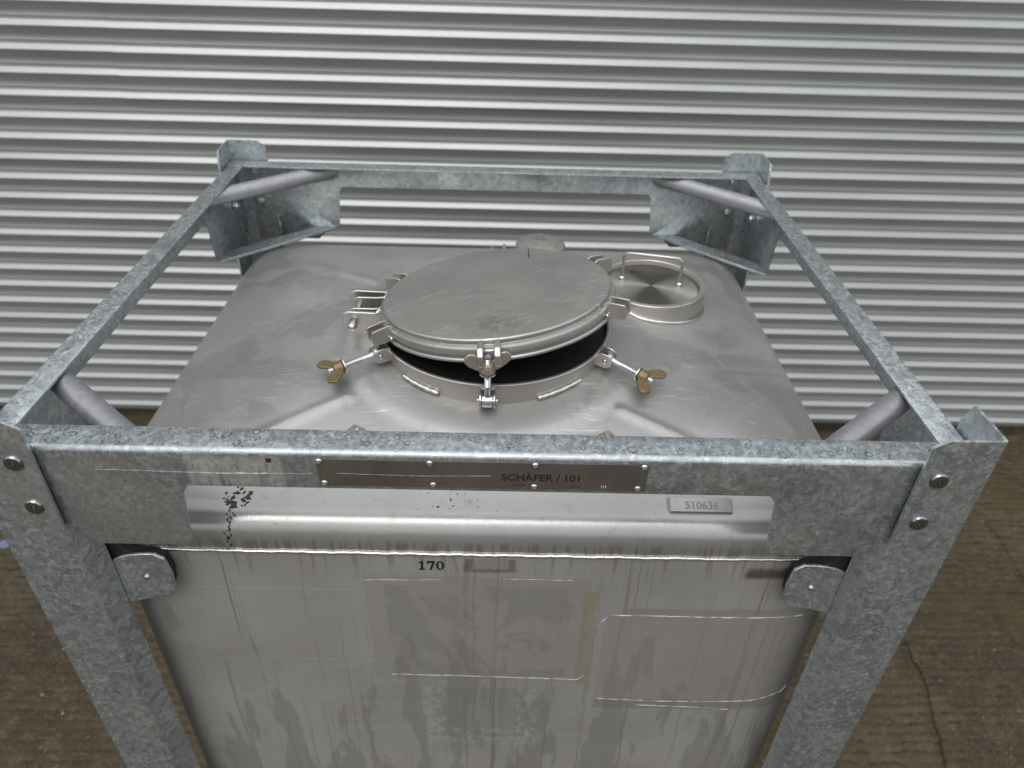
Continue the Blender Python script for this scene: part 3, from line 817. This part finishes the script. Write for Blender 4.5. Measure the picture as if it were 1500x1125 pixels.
# hinge on the left: two slotted plates on the lid, pin, two cheeks on the ring
hy = (.425, .500)
hinge = None
for y in hy:
    cheek = [(-.004, -.048), (.058, -.048), (.064, -.010), (.060, .004), (.004, .006), (-.006, .002), (-.008, -.03)]
    pl = MB().prism(cheek, (-.240, y - .003, -.062), (1, 0, 0), (0, 0, 1), (0, .006, 0)).obj('lid_hinge', M['steel'], tank, bevel=.0012)
    hinge = hinge or pl
MB().lathe([(.001, -.060), (.0045, -.059), (.0078, -.056), (.0078, -.046), (.0045, -.045), (.0045, .048), (.0078, .049), (.0078, .056), (.001, .058)], (-.229, .4625, -.078), (0, 1, 0), 16).obj('hinge_pin', M['bolt'], hinge, smooth=40)
for y in (.443, .482):
    eye = [(.012 * math.cos(R(t)), .016 * math.sin(R(t))) for t in range(90, 271, 20)] + [(.022, -.016), (.038, -.012), (.055, .010), (.052, .018), (.030, .016)]
    MB().prism(eye, (-.229, y - .002, -.076), (1, 0, 0), (0, 0, 1), (0, .004, 0)).obj('hinge_arm', M['steel'], hinge, bevel=.001)
for y in (.432, .491):
    q = lidpt(math.degrees(math.atan2(y - LC.y, -.19)), .196, -.016)
    MB().tube([q + Vector((-.006, -.008, 0)), q + Vector((-.002, 0, .004)), q + Vector((.001, .009, .001))], [.003, .0048, .003], 8).obj('weld_bead', M['weld'], hinge, smooth=80)

# ------------------------------------------------------------------ inspection port, right rear
PC = Vector((.306, .615, 0)); PZ = -.085; PR = .1018
mb = MB()
mb.lathe([(PR - .004, -.165), (PR, -.16), (PR, PZ - .001), (PR - .001, PZ), (PR - .0095, PZ), (PR - .0105, PZ - .001), (PR - .0105, PZ - .013), (.05, PZ - .013)], PC, seg=96, close_ends=False)
port = mb.obj('inspection_port', M['ring'], tank, smooth=40)
MB().lathe([(.0, PZ - .0095), (.086, PZ - .0095), (.0900, PZ - .0105), (.0905, PZ - .0125)], PC, seg=96, close_ends=False).obj('port_disc', M['disc'], port, smooth=40)
pts = []
for i in range(48):
    a = 198 + 160 * i / 47; q = Vector((PC.x + (PR + .0018) * math.cos(R(a)), PC.y + (PR + .0018) * math.sin(R(a)), 0)); q.z = head_z(q.x, q.y) + .0025; pts.append(q)
MB().tube(pts, [.0030 * random.uniform(.8, 1.15) for _ in pts], 8).obj('weld_bead', M['weld'], port, smooth=80)
f1, f2 = Vector((.252, .640, PZ - .0095)), Vector((.360, .617, PZ - .0095)); hh = Vector((0, 0, .056))
dd = (f2 - f1).normalized()
path = [f1, f1 + hh * .5, f1 + hh * .88] + [f1 + hh + dd * .008] + [f2 + hh - dd * .008, f2 + hh * .88, f2 + hh * .5, f2]
path.insert(4, f1 + hh * 1.0 + dd * .03); path.insert(5, f2 + hh * 1.0 - dd * .03)
hb = MB().tube(path, .0029, 10).obj('bail_handle', M['steel'], port, smooth=60)
for f in (f1, f2):
    MB().lathe([(.0062, 0), (.0062, .004), (.0045, .0065), (.001, .007)], f, seg=12).obj('handle_foot', M['weld'], port, smooth=50)
MB().lathe([(.0005, 0), (.0045, 0), (.0045, .0004), (.0005, .0004)], (PC.x - .028, PC.y + .058, PZ - .0092), seg=12).obj('paint_dot', M['oxblood'], port)

# relief valve behind the lid
vc = Vector((.098, .775, 0)); z0 = head_z(vc.x, vc.y)
vm = MB().lathe([(.036, -.17), (.036, z0 + .012), (.050, z0 + .014), (.052, z0 + .018), (.052, z0 + .031), (.049, z0 + .035), (.030, z0 + .042), (.012, z0 + .044), (.0, z0 + .044)], vc, seg=48, close_ends=False).obj('relief_valve', M['valve'], tank, smooth=40)
MB().lathe([(.0, 0), (.010, 0), (.010, .006), (0, .006)], (vc.x, vc.y, z0 + .0435), seg=6).obj('valve_nut', M['steel'], vm)
for k in range(8):
    a = 45 * k; MB().lathe([(.0, 0), (.0035, 0), (.0035, .004), (.0, .004)], (vc.x + .043 * math.cos(R(a)), vc.y + .043 * math.sin(R(a)), z0 + .036), seg=6).obj('valve_bolt', M['bolt'], vm)

# studs on the head just behind the front rail
def stud(x, y, m, bh, up=.011):
    z = head_z(x, y) + up
    MB().lathe([(.0135, -.022), (.0120, -.004), (.0115, .001)], (x, y, z), seg=24, close_ends=False).obj('stud_boss', M['ring'], head, smooth=40)
    b = MB().lathe([(.016, 0), (.016, .0022), (.0150, .0028), (.006, .0028)], (x, y, z), seg=28).obj('anchor_stud', M['ring'], head, smooth=40)
    MB().lathe([(.0002, .0028), (.0100, .0028), (.0105, .004), (.0105, .0090), (.0092, .0102), (.006, .0104), (.006, .0140), (.0052, .0150), (.0, .0150)], (x, y, z), seg=6 if bh else 12).obj('stud_nut', m, b, smooth=25)
stud(-.186, .172, M['bolt'], True, .017)
stud(.178, .178, M['bronze'], True, .009)

# ------------------------------------------------------------------ frame
TS = .004
def gusset_outline():
    # web of the front / back rail with a gusset at each end: (x, z)
    zt = -.0118
    L = [(-.560, zt), (-.560, -.1275), (-.5125, -.1275), (-.509, -.131), (-.496, -.153), (-.487, -.161), (-.382, -.161)]
    L += [(-.382 + .014 * math.sin(R(a)), -.147 - .014 * math.cos(R(a))) for a in (25, 50, 75)]
    L += [(-.367, -.144), (-.3605, -.075), (-.360, -.069), (-.352, -.057)]
    half = L
    return half + [(-x, z) for x, z in half[::-1]]
def bend_profile():
    # section of a rail: (inward, z); flange tip -> flange -> bend -> web top; sheet lies under / behind
    r = .007
    return [(.042, 0.0), (.030, 0.0), (r, 0.0)] + [(r - r * math.sin(R(a)), -r + r * math.cos(R(a))) for a in (15, 30, 45, 60, 75, 90)] + [(0.0, -.0118)]
def long_rail(front):
    mb = MB(); Y = 0.0 if front else D; sg = 1 if front else -1
    prof = bend_profile()
    mb.sheet(prof, TS, lambda a, z, i: (-.5935, Y + sg * a, z), lambda a, z, i: (.5935, Y + sg * a, z))
    out_ = gusset_outline()
    if not front: out_ = [(-.560, -.0118), (-.560, -.186), (-.420, -.186), (-.395, -.161)] + [q for q in out_ if abs(q[0]) < .49 and q[1] > -.1605 or abs(q[0]) < .385] + [(.395, -.161), (.420, -.186), (.560, -.186), (.560, -.0118)]
    mb.prism(out_, (0, Y, 0), (1, 0, 0), (0, 0, 1), (0, sg * TS, 0))
    o = mb.obj('top_rail', M['galv'], tank, bevel=.0013, smooth=32, skip=lambda p, q: abs(p.z + .0118) < 1e-4 and abs(q.z + .0118) < 1e-4)
    o['label'] = 'front top rail with gussets and the maker plate' if front else 'rear top rail with gussets'
    return o
rail_f = long_rail(True); rail_b = long_rail(False)
def side_rail(sx):
    mb = MB(); X = sx * W
    prof = bend_profile()
    a0, a1 = .0425, D - .0425
    mb.sheet(prof, TS, lambda a, z, i: (X - sx * a * .90, a0, z), lambda a, z, i: (X - sx * a * .90, a1, z))
    zt = -.0118
    web = [(.006, zt), (.006, -.161), (.190, -.161), (.203, -.150), (.211, -.072), (.222, -.057)]
    web = web + [(D - y, z) for y, z in web[:1:-1]] + [(D - .16, -.161), (D - .135, -.186), (D - .006, -.186), (D - .006, zt)]
    mb.prism(web, (X, 0, 0), (0, 1, 0), (0, 0, 1), (-sx * TS, 0, 0))
    o = mb.obj('top_rail', M['galv'], tank, bevel=.0013, smooth=32, skip=lambda p, q: abs(p.z + .0118) < 1e-4 and abs(q.z + .0118) < 1e-4)
    o['label'] = 'left top rail' if sx < 0 else 'right top rail'
    return o
rail_l = side_rail(-1); rail_r = side_rail(1)

def post(sx, front):
    sy = 1 if front else -1; Y0 = -.0085 if front else D + .0085
    X = lambda a: sx * a
    Yf = lambda b: Y0 + sy * b
    # plan section (a: distance from the centre line along x, b: inward from the front plane)
    r = .005
    corner = [(.600 - r + r * math.cos(R(t)), r - r * math.sin(R(t))) for t in (0, 22, 45, 67, 90)]
    sec = [(.600, .082), (.600, .070), (.600, .040)] + corner + [(.560, 0), (.534, 0), (.5222, 0), (.5220, 0), (.5165, 0)]
    ztop_ = [.012, .041, .0415] + [.0418] * 5 + [.0415, .0412, .0345, .0344, .030]
    zbot = [GROUND + .004] * (len(sec) - 2) + [-.1295, -.1295]
    zsp = -.1295
    mb = MB()
    # corner angle, top chamfered, inner edge notched above the lip
    mb.sheet(sec, -TS, lambda a, b, i: (X(a), Yf(b), zbot[i]), lambda a, b, i: (X(a), Yf(b), ztop_[i]))
    # below the notch the inner edge is folded back towards the tank
    rb = .010; t0 = [(.526, .0004)] + [(.522 - rb * math.sin(R(q)), .0004 + rb - rb * math.cos(R(q))) for q in (0, 17, 34, 51, 64)]
    e = t0[-1]; lip = t0 + [(e[0] - math.cos(R(64)) * .030, e[1] + math.sin(R(64)) * .030)]
    mb.sheet(lip, -TS, lambda a, b, i: (X(a), Yf(b), GROUND + .006), lambda a, b, i: (X(a), Yf(b), zsp - .001 - (0.003 if i > 3 else 0)))
    o = mb.obj('post', M['galv'], tank, bevel=.0008, smooth=38)
    o['label'] = ('front ' if front else 'rear ') + ('left' if sx < 0 else 'right') + ' corner post'
    # bolts
    for z in (-.0185, -.0885):
        c = Vector((X(.5405), Yf(-.0002), z)); ax = Vector((0, -sy, 0))
        b = MB().lathe([(.0005, .0016), (.0030, .0014), (.0036, .0030), (.0068, .0032), (.0098, .0024), (.0112, .0008), (.0112, -.001)], c, ax, 24, False)
        for q in range(6):
            a = R(60 * q + 13); d1 = Vector((math.cos(a), 0, math.sin(a)))
            b.prism([(-.0009, .0015), (.0009, .0015), (.0009, .0034), (-.0009, .0034)], c + ax * .0012, Vector((-d1.z, 0, d1.x)), d1, ax * .0021)
        b.obj('bolt', M['bolt_dark'], o, smooth=30)
        n = Vector((0, sy, 0)); c2 = Vector((X(.5405), Yf(.0145), z))
        MB().lathe([(.0, 0), (.0085, 0), (.0092, .001), (.0092, .0075), (.0085, .0085), (.0045, .0086), (.0045, .0150), (.0, .0155)], c2, n, 6).obj('nut', M['bolt'], o, smooth=25)
        c3 = Vector((X(.6002), Yf(.062), z)); axs = Vector((sx, 0, 0))
        MB().lathe([(.0112, -.001), (.0112, .001), (.0098, .0026), (.0060, .0034), (.0005, .0030)], c3, axs, 18).obj('bolt', M['bolt'], o, smooth=40)
        MB().lathe([(.0, 0), (.0085, 0), (.0092, .001), (.0092, .0075), (.0085, .0085), (.0045, .0086), (.0045, .0150), (.0, .0155)], Vector((X(.590), Yf(.062), z)), -axs, 6).obj('nut', M['bolt'], o, smooth=25)
    if front:
        # S-shaped ear that steadies the tank, with a rubber pad behind it
        ear = [(.524, -.232), (.512, -.2305), (.500, -.222), (.488, -.2155), (.474, -.2115), (.458, -.2095), (.4425, -.2095), (.430, -.2195), (.426, -.250), (.4285, -.281), (.434, -.290), (.447, -.2985), (.468, -.3015), (.482, -.305), (.495, -.311), (.507, -.319), (.522, -.332)]
        yb = .026
        em = MB().prism([(sx * a, z) for a, z in ear], (0, yb, 0), (1, 0, 0), (0, 0, 1), (0, .005, 0)).obj('ear_bracket', M['galv'], o, bevel=.0014)
        MB().lathe([(.0045, -.001), (.0045, .0012), (.003, .0024), (.0005, .0028)], (sx * .4620, yb - .0004, -.2560), (0, -1, 0), 14).obj('rivet', M['bolt'], em, smooth=40)
        pad = [(.520, -.166), (.500, -.168), (.484, -.205), (.470, -.2165), (.450, -.2185), (.436, -.228), (.4315, -.252), (.434, -.280), (.448, -.292), (.495, -.300)]  # upper part added beyond the ear to blacken the gap by the post
        MB().prism([(sx * a, z) for a, z in pad], (0, yb + .0052, 0), (1, 0, 0), (0, 0, 1), (0, .018, 0)).obj('rubber_pad', M['rubber'], em, bevel=.001)
    return o
for sx in (-1, 1):
    for fr in (True, False): post(sx, fr)

# diagonal tube and flat bar in every corner
for sx in (-1, 1):
    for fr in (True, False):
        yy = (lambda q: q) if fr else (lambda q: D - q)
        a = Vector((sx * .5885, yy(.176), -.0225)); b = Vector((sx * .388, yy(.0065), -.0225))
        d = (b - a).normalized()
        def cut_x(p): return p + d * ((sx * (W - TS) - p.x) / d.x)
        def cut_y(p): return p + d * ((yy(TS) - p.y) / d.y)
        up = Vector((0, 0, 1)); sd = d.cross(up); seg = 28
        off = [(up * math.cos(2 * math.pi * k / seg) + sd * math.sin(2 * math.pi * k / seg)) * .0170 for k in range(seg)]
        ra = [cut_x(a + o) for o in off]; rb_ = [cut_y(a + o) for o in off]
        MB().add(ra + rb_, [[k, (k + 1) % seg, seg + (k + 1) % seg, seg + k] for k in range(seg)] + [list(range(seg)), list(range(seg, 2 * seg))]).obj('corner_tube', M['galv_dull'], tank, smooth=50)
        for cut in (cut_x, cut_y):
            rp = [cut(a + o * 1.03) for o in off]
            MB().tube(rp + [rp[0]], .0022, 6, False).obj('weld_bead', M['galv_dull'], tank, smooth=80)
        pa = Vector((sx * .590, yy(.200), -.1605)); pb = Vector((sx * .376, yy(.005), -.1605)); d = (pb - pa).normalized(); n = Vector((-d.y, d.x, 0)) * .018
        if n.x * sx < 0: n = -n
        pa = pa + n; pb = pb + n
        q4 = [cut_x(pa - n), cut_y(pa - n), cut_y(pa + n), cut_x(pa + n)]
        MB().add(q4 + [v + Vector((0, 0, .006)) for v in q4], [(0, 1, 2, 3), (4, 7, 6, 5), (0, 4, 5, 1), (1, 5, 6, 2), (2, 6, 7, 3), (3, 7, 4, 0)]).obj('corner_bar', M['galv'], tank, bevel=.0008)
for sx in (-1, 1):
    for yy in (lambda q: q, lambda q: D - q):
        pts = [Vector((sx * (.558 + .034 * f), yy(.0415 - .034 * f), -.0004 + random.uniform(-.0003, .0003))) for f in np.linspace(0, 1, 14)]
        MB().tube(pts, [.0026 * random.uniform(.7, 1.2) for _ in pts], 7).obj('weld_bead', M['galv_dull'], tank, smooth=80)
# base of the frame
for y in (.03, D - .09):
    MB().box(-.515, .515, y, y + .06, GROUND + .06, GROUND + .14).obj('base_rail', M['galv'], tank, bevel=.002)
for x in (-.55, .49):
    MB().box(x, x + .06, .095, D - .095, GROUND + .06, GROUND + .1395).obj('base_rail', M['galv'], tank, bevel=.002)

# ------------------------------------------------------------------ maker's plate on the front rail
plm = MB().prism([(-.192, -.0505), (.197, -.0505), (.1985, -.0090), (-.1935, -.0090)], (0, -.0004, 0), (1, 0, 0), (0, 0, 1), (0, -.0012, 0))
plate = plm.obj('maker_plate', M['plate'], rail_f, bevel=.0002)
ty = -.00175
text_mesh("SCH\u00c4FER / 101", .0148, 'plate_lettering', M['ink'], plate, (.0245, ty, -.0368), (R(90), 0, 0), 1.0, .00012, 'LEFT', .0003)
def smudge(x0, x1, z, h):
    mb = MB(); x = x0
    while x < x1:
        w = random.uniform(.0006, .0016); mb.box(x, x + w, ty - .0001, ty + .0001, z + random.uniform(0, h * .3), z + h * random.uniform(.7, 1)); x += w + random.uniform(.0004, .0012)
    return mb
for x0, x1, z, h, m in [(.038, .052, -.0455, .0026, 'ink'), (.058, .066, -.0462, .0026, 'ink'), (.106, .119, -.0462, .0026, 'ink')]:
    smudge(x0, x1, z, h).obj('worn_print', M[m], plate, smooth=0)
text_mesh("1:1", .0062, 'plate_mark', M['ink_pale'], plate, (.1435, ty, -.0462), (R(90), 0, 0), 1.0, .00012)
for x in (-.1895, -.0600, .0640, .1925):
    for z in (-.0128, -.0468):
        xx = x + (.003 if z < -.03 and x < 0 else 0) - (.004 if z < -.03 and x > .1 else 0)
        c = (xx, ty + .0003, z)
        rv = MB().lathe([(.0044, 0), (.0044, .0006), (.0036, .0016), (.0018, .0020), (.0014, .0008), (.0002, .0006)], c, (0, -1, 0), 18, False).obj('rivet', M['bolt'], plate, smooth=40)
MB().box(-.2515, -.2455, -.0008, -.0002, -.0165, -.0105).obj('paint_mark', M['oxblood'], rail_f, smooth=0)
# scratch scored along the rail face
for z, x0, x1 in [(-.0345, -.455, -.36), (-.034, -.44, -.20), (-.0310, -.17, .012)]:
    pts = [(x, -.0003 if (x < -.19) else -.0017, z + .0012 * math.sin(22 * x + z * 400) + random.uniform(-.0003, .0003)) for x in np.linspace(x0, x1, 30)]
    MB().tube(pts, [.00022 * random.uniform(.2, 1.3) for _ in pts], 5).obj('scratch', M['galv'], rail_f if x1 < -.19 else plate, smooth=80)

# ------------------------------------------------------------------ rain drops
def drops(name, samples, parent, mat='water'):
    mb = MB()
    for p, n, r, fl, el in samples:
        n = Vector(n).normalized(); a = n.orthogonal().normalized(); b = n.cross(a); p = Vector(p)
        seg = 10 if r > .0016 else 6
        rot = random.uniform(0, 6.28); a, b = a * math.cos(rot) + b * math.sin(rot), b * math.cos(rot) - a * math.sin(rot)
        levels = [(1.0, -.02), (.93, .45), (.70, .80), (.36, .96)]
        vs = []
        wob = [random.uniform(.9, 1.1) for _ in range(seg)]
        for q, h in levels:
            for k in range(seg):
                t = 2 * math.pi * k / seg
                vs.append(p + (a * math.cos(t) * el + b * math.sin(t)) * r * q * wob[k] + n * r * fl * h)
        vs.append(p + n * r * fl)
        fs = []
        for i in range(3):
            for k in range(seg):
                k2 = (k + 1) % seg; fs.append([i * seg + k, i * seg + k2, (i + 1) * seg + k2, (i + 1) * seg + k])
        fs += [[3 * seg + k, 3 * seg + (k + 1) % seg, 4 * seg] for k in range(seg)]
        if mat == 'water': fs.append(list(range(seg))[::-1])
        mb.add(vs, fs)
    return tag(mb.obj(name, M[mat], parent, smooth=80, fixn=False), 'rain drops beading on the metal', kind='stuff')
def pack(n, x0, x1, y0, y1, radii, dens=None):
    got = []
    for _ in range(n):
        x = random.uniform(x0, x1); y = random.uniform(y0, y1); r = random.choice(radii) * random.uniform(.8, 1.2)
        if dens and random.random() > dens(x, y): continue
        if x - r < x0 or x + r > x1 or y - r < y0 or y + r > y1: continue
        if all((x - a) ** 2 + (y - b) ** 2 > (r + c) ** 2 * 1.02 for a, b, c in got): got.append((x, y, r))
    return got
big_r = [.0007, .0008, .001, .001, .0012, .0014, .0018, .0024, .0032, .0042]
dens = lambda x, y: .95 if x < -.12 else (.45 if x < .02 else (.75 if x < .17 else .22))
s = [((x, y, 0.0), (0, 0, 1), r, random.uniform(.42, .58) if r > .0018 else random.uniform(.4, .6), random.uniform(.8, 1.4)) for x, y, r in pack(2600, -.56, .57, .006, .0415, big_r, dens)]
drops('water_droplets', s, rail_f)
s = []
for x, y, r in pack(420, -.50, .50, -.15, -.012, [.0006, .0008, .001, .0014], lambda x, z: .5 if (z > -.055 or abs(x) > .37) else 0):
    pl = -.198 < x < .20 and z_ok(y) if False else (-.2 < x < .205 and -.052 < y)
    s.append(((x, -.0015 if pl else 0.0, y), (0, -1, 0), r, random.uniform(.4, .6), random.uniform(.9, 1.2)))
drops('water_droplets', s, rail_f)
small_r = [.0006, .0008, .001, .0014, .002]
for sx, rl in ((-1, rail_l), (1, rail_r)):
    s = [((x, y, 0.0), (0, 0, 1), r, random.uniform(.45, .65), 1.1) for x, y, r in pack(1500, min(sx * .558, sx * .590), max(sx * .558, sx * .590), .05, .95, small_r, lambda x, y: 1 - .3 * y)]
    drops('water_droplets', s, rl)
# beads on the front sheet
s = []
for x, z in [(-.30, -.30), (-.29, -.305), (-.345, -.295), (-.33, -.31), (-.262, -.318), (-.25, -.30), (-.353, -.33), (-.31, -.315), (-.255, -.245), (-.36, -.245), (-.39, -.30),
             (.35, -.42), (.29, -.405), (.27, -.43), (.30, -.445), (.34, -.45), (.42, -.46), (.405, -.47), (.26, -.52), (.36, -.56), (.30, -.53), (.44, -.345), (.40, -.343), (.36, -.344), (.33, -.343), (.46, -.346), (.25, -.345), (.28, -.343)] + \
            [(random.uniform(-.45, .48), random.uniform(-.72, -.24)) for _ in range(120)]:
    r = random.choice([.0007, .0009, .0012, .0018]); s.append(((x, fy(x), z), (0, -1, 0), r, .5, 1.0))
drops('water_droplets', s, body, 'water_film')
# beads on lid and head
s = []
for _ in range(260):
    a = random.uniform(0, 360); q = .18 * math.sqrt(random.random()); s.append((lidpt(a, q, max(.0008, .0119 * (1 - (q / .186) ** 2))), tuple(LN), random.choice([.0006, .0008, .001]), .35, 1.1))
drops('water_droplets', s, lid, 'water_film')
s = []
for _ in range(520):
    x = random.uniform(-.50, .50); y = random.uniform(.11, .90)
    if math.hypot(x - RC[0], y - RC[1]) < .225 or math.hypot(x - PC.x, y - PC.y) < .115: continue
    if math.hypot(x - vc.x, y - vc.y) < .06: continue
    e = .003; n = (head_z(x - e, y) - head_z(x + e, y), head_z(x, y - e) - head_z(x, y + e), 2 * e)
    s.append(((x, y, head_z(x, y) + .0002), n, random.choice([.0008, .001, .0012, .0015, .002, .0028]), random.uniform(.35, .5), random.uniform(.8, 1.5)))
drops('water_droplets', s, head, 'water_film')
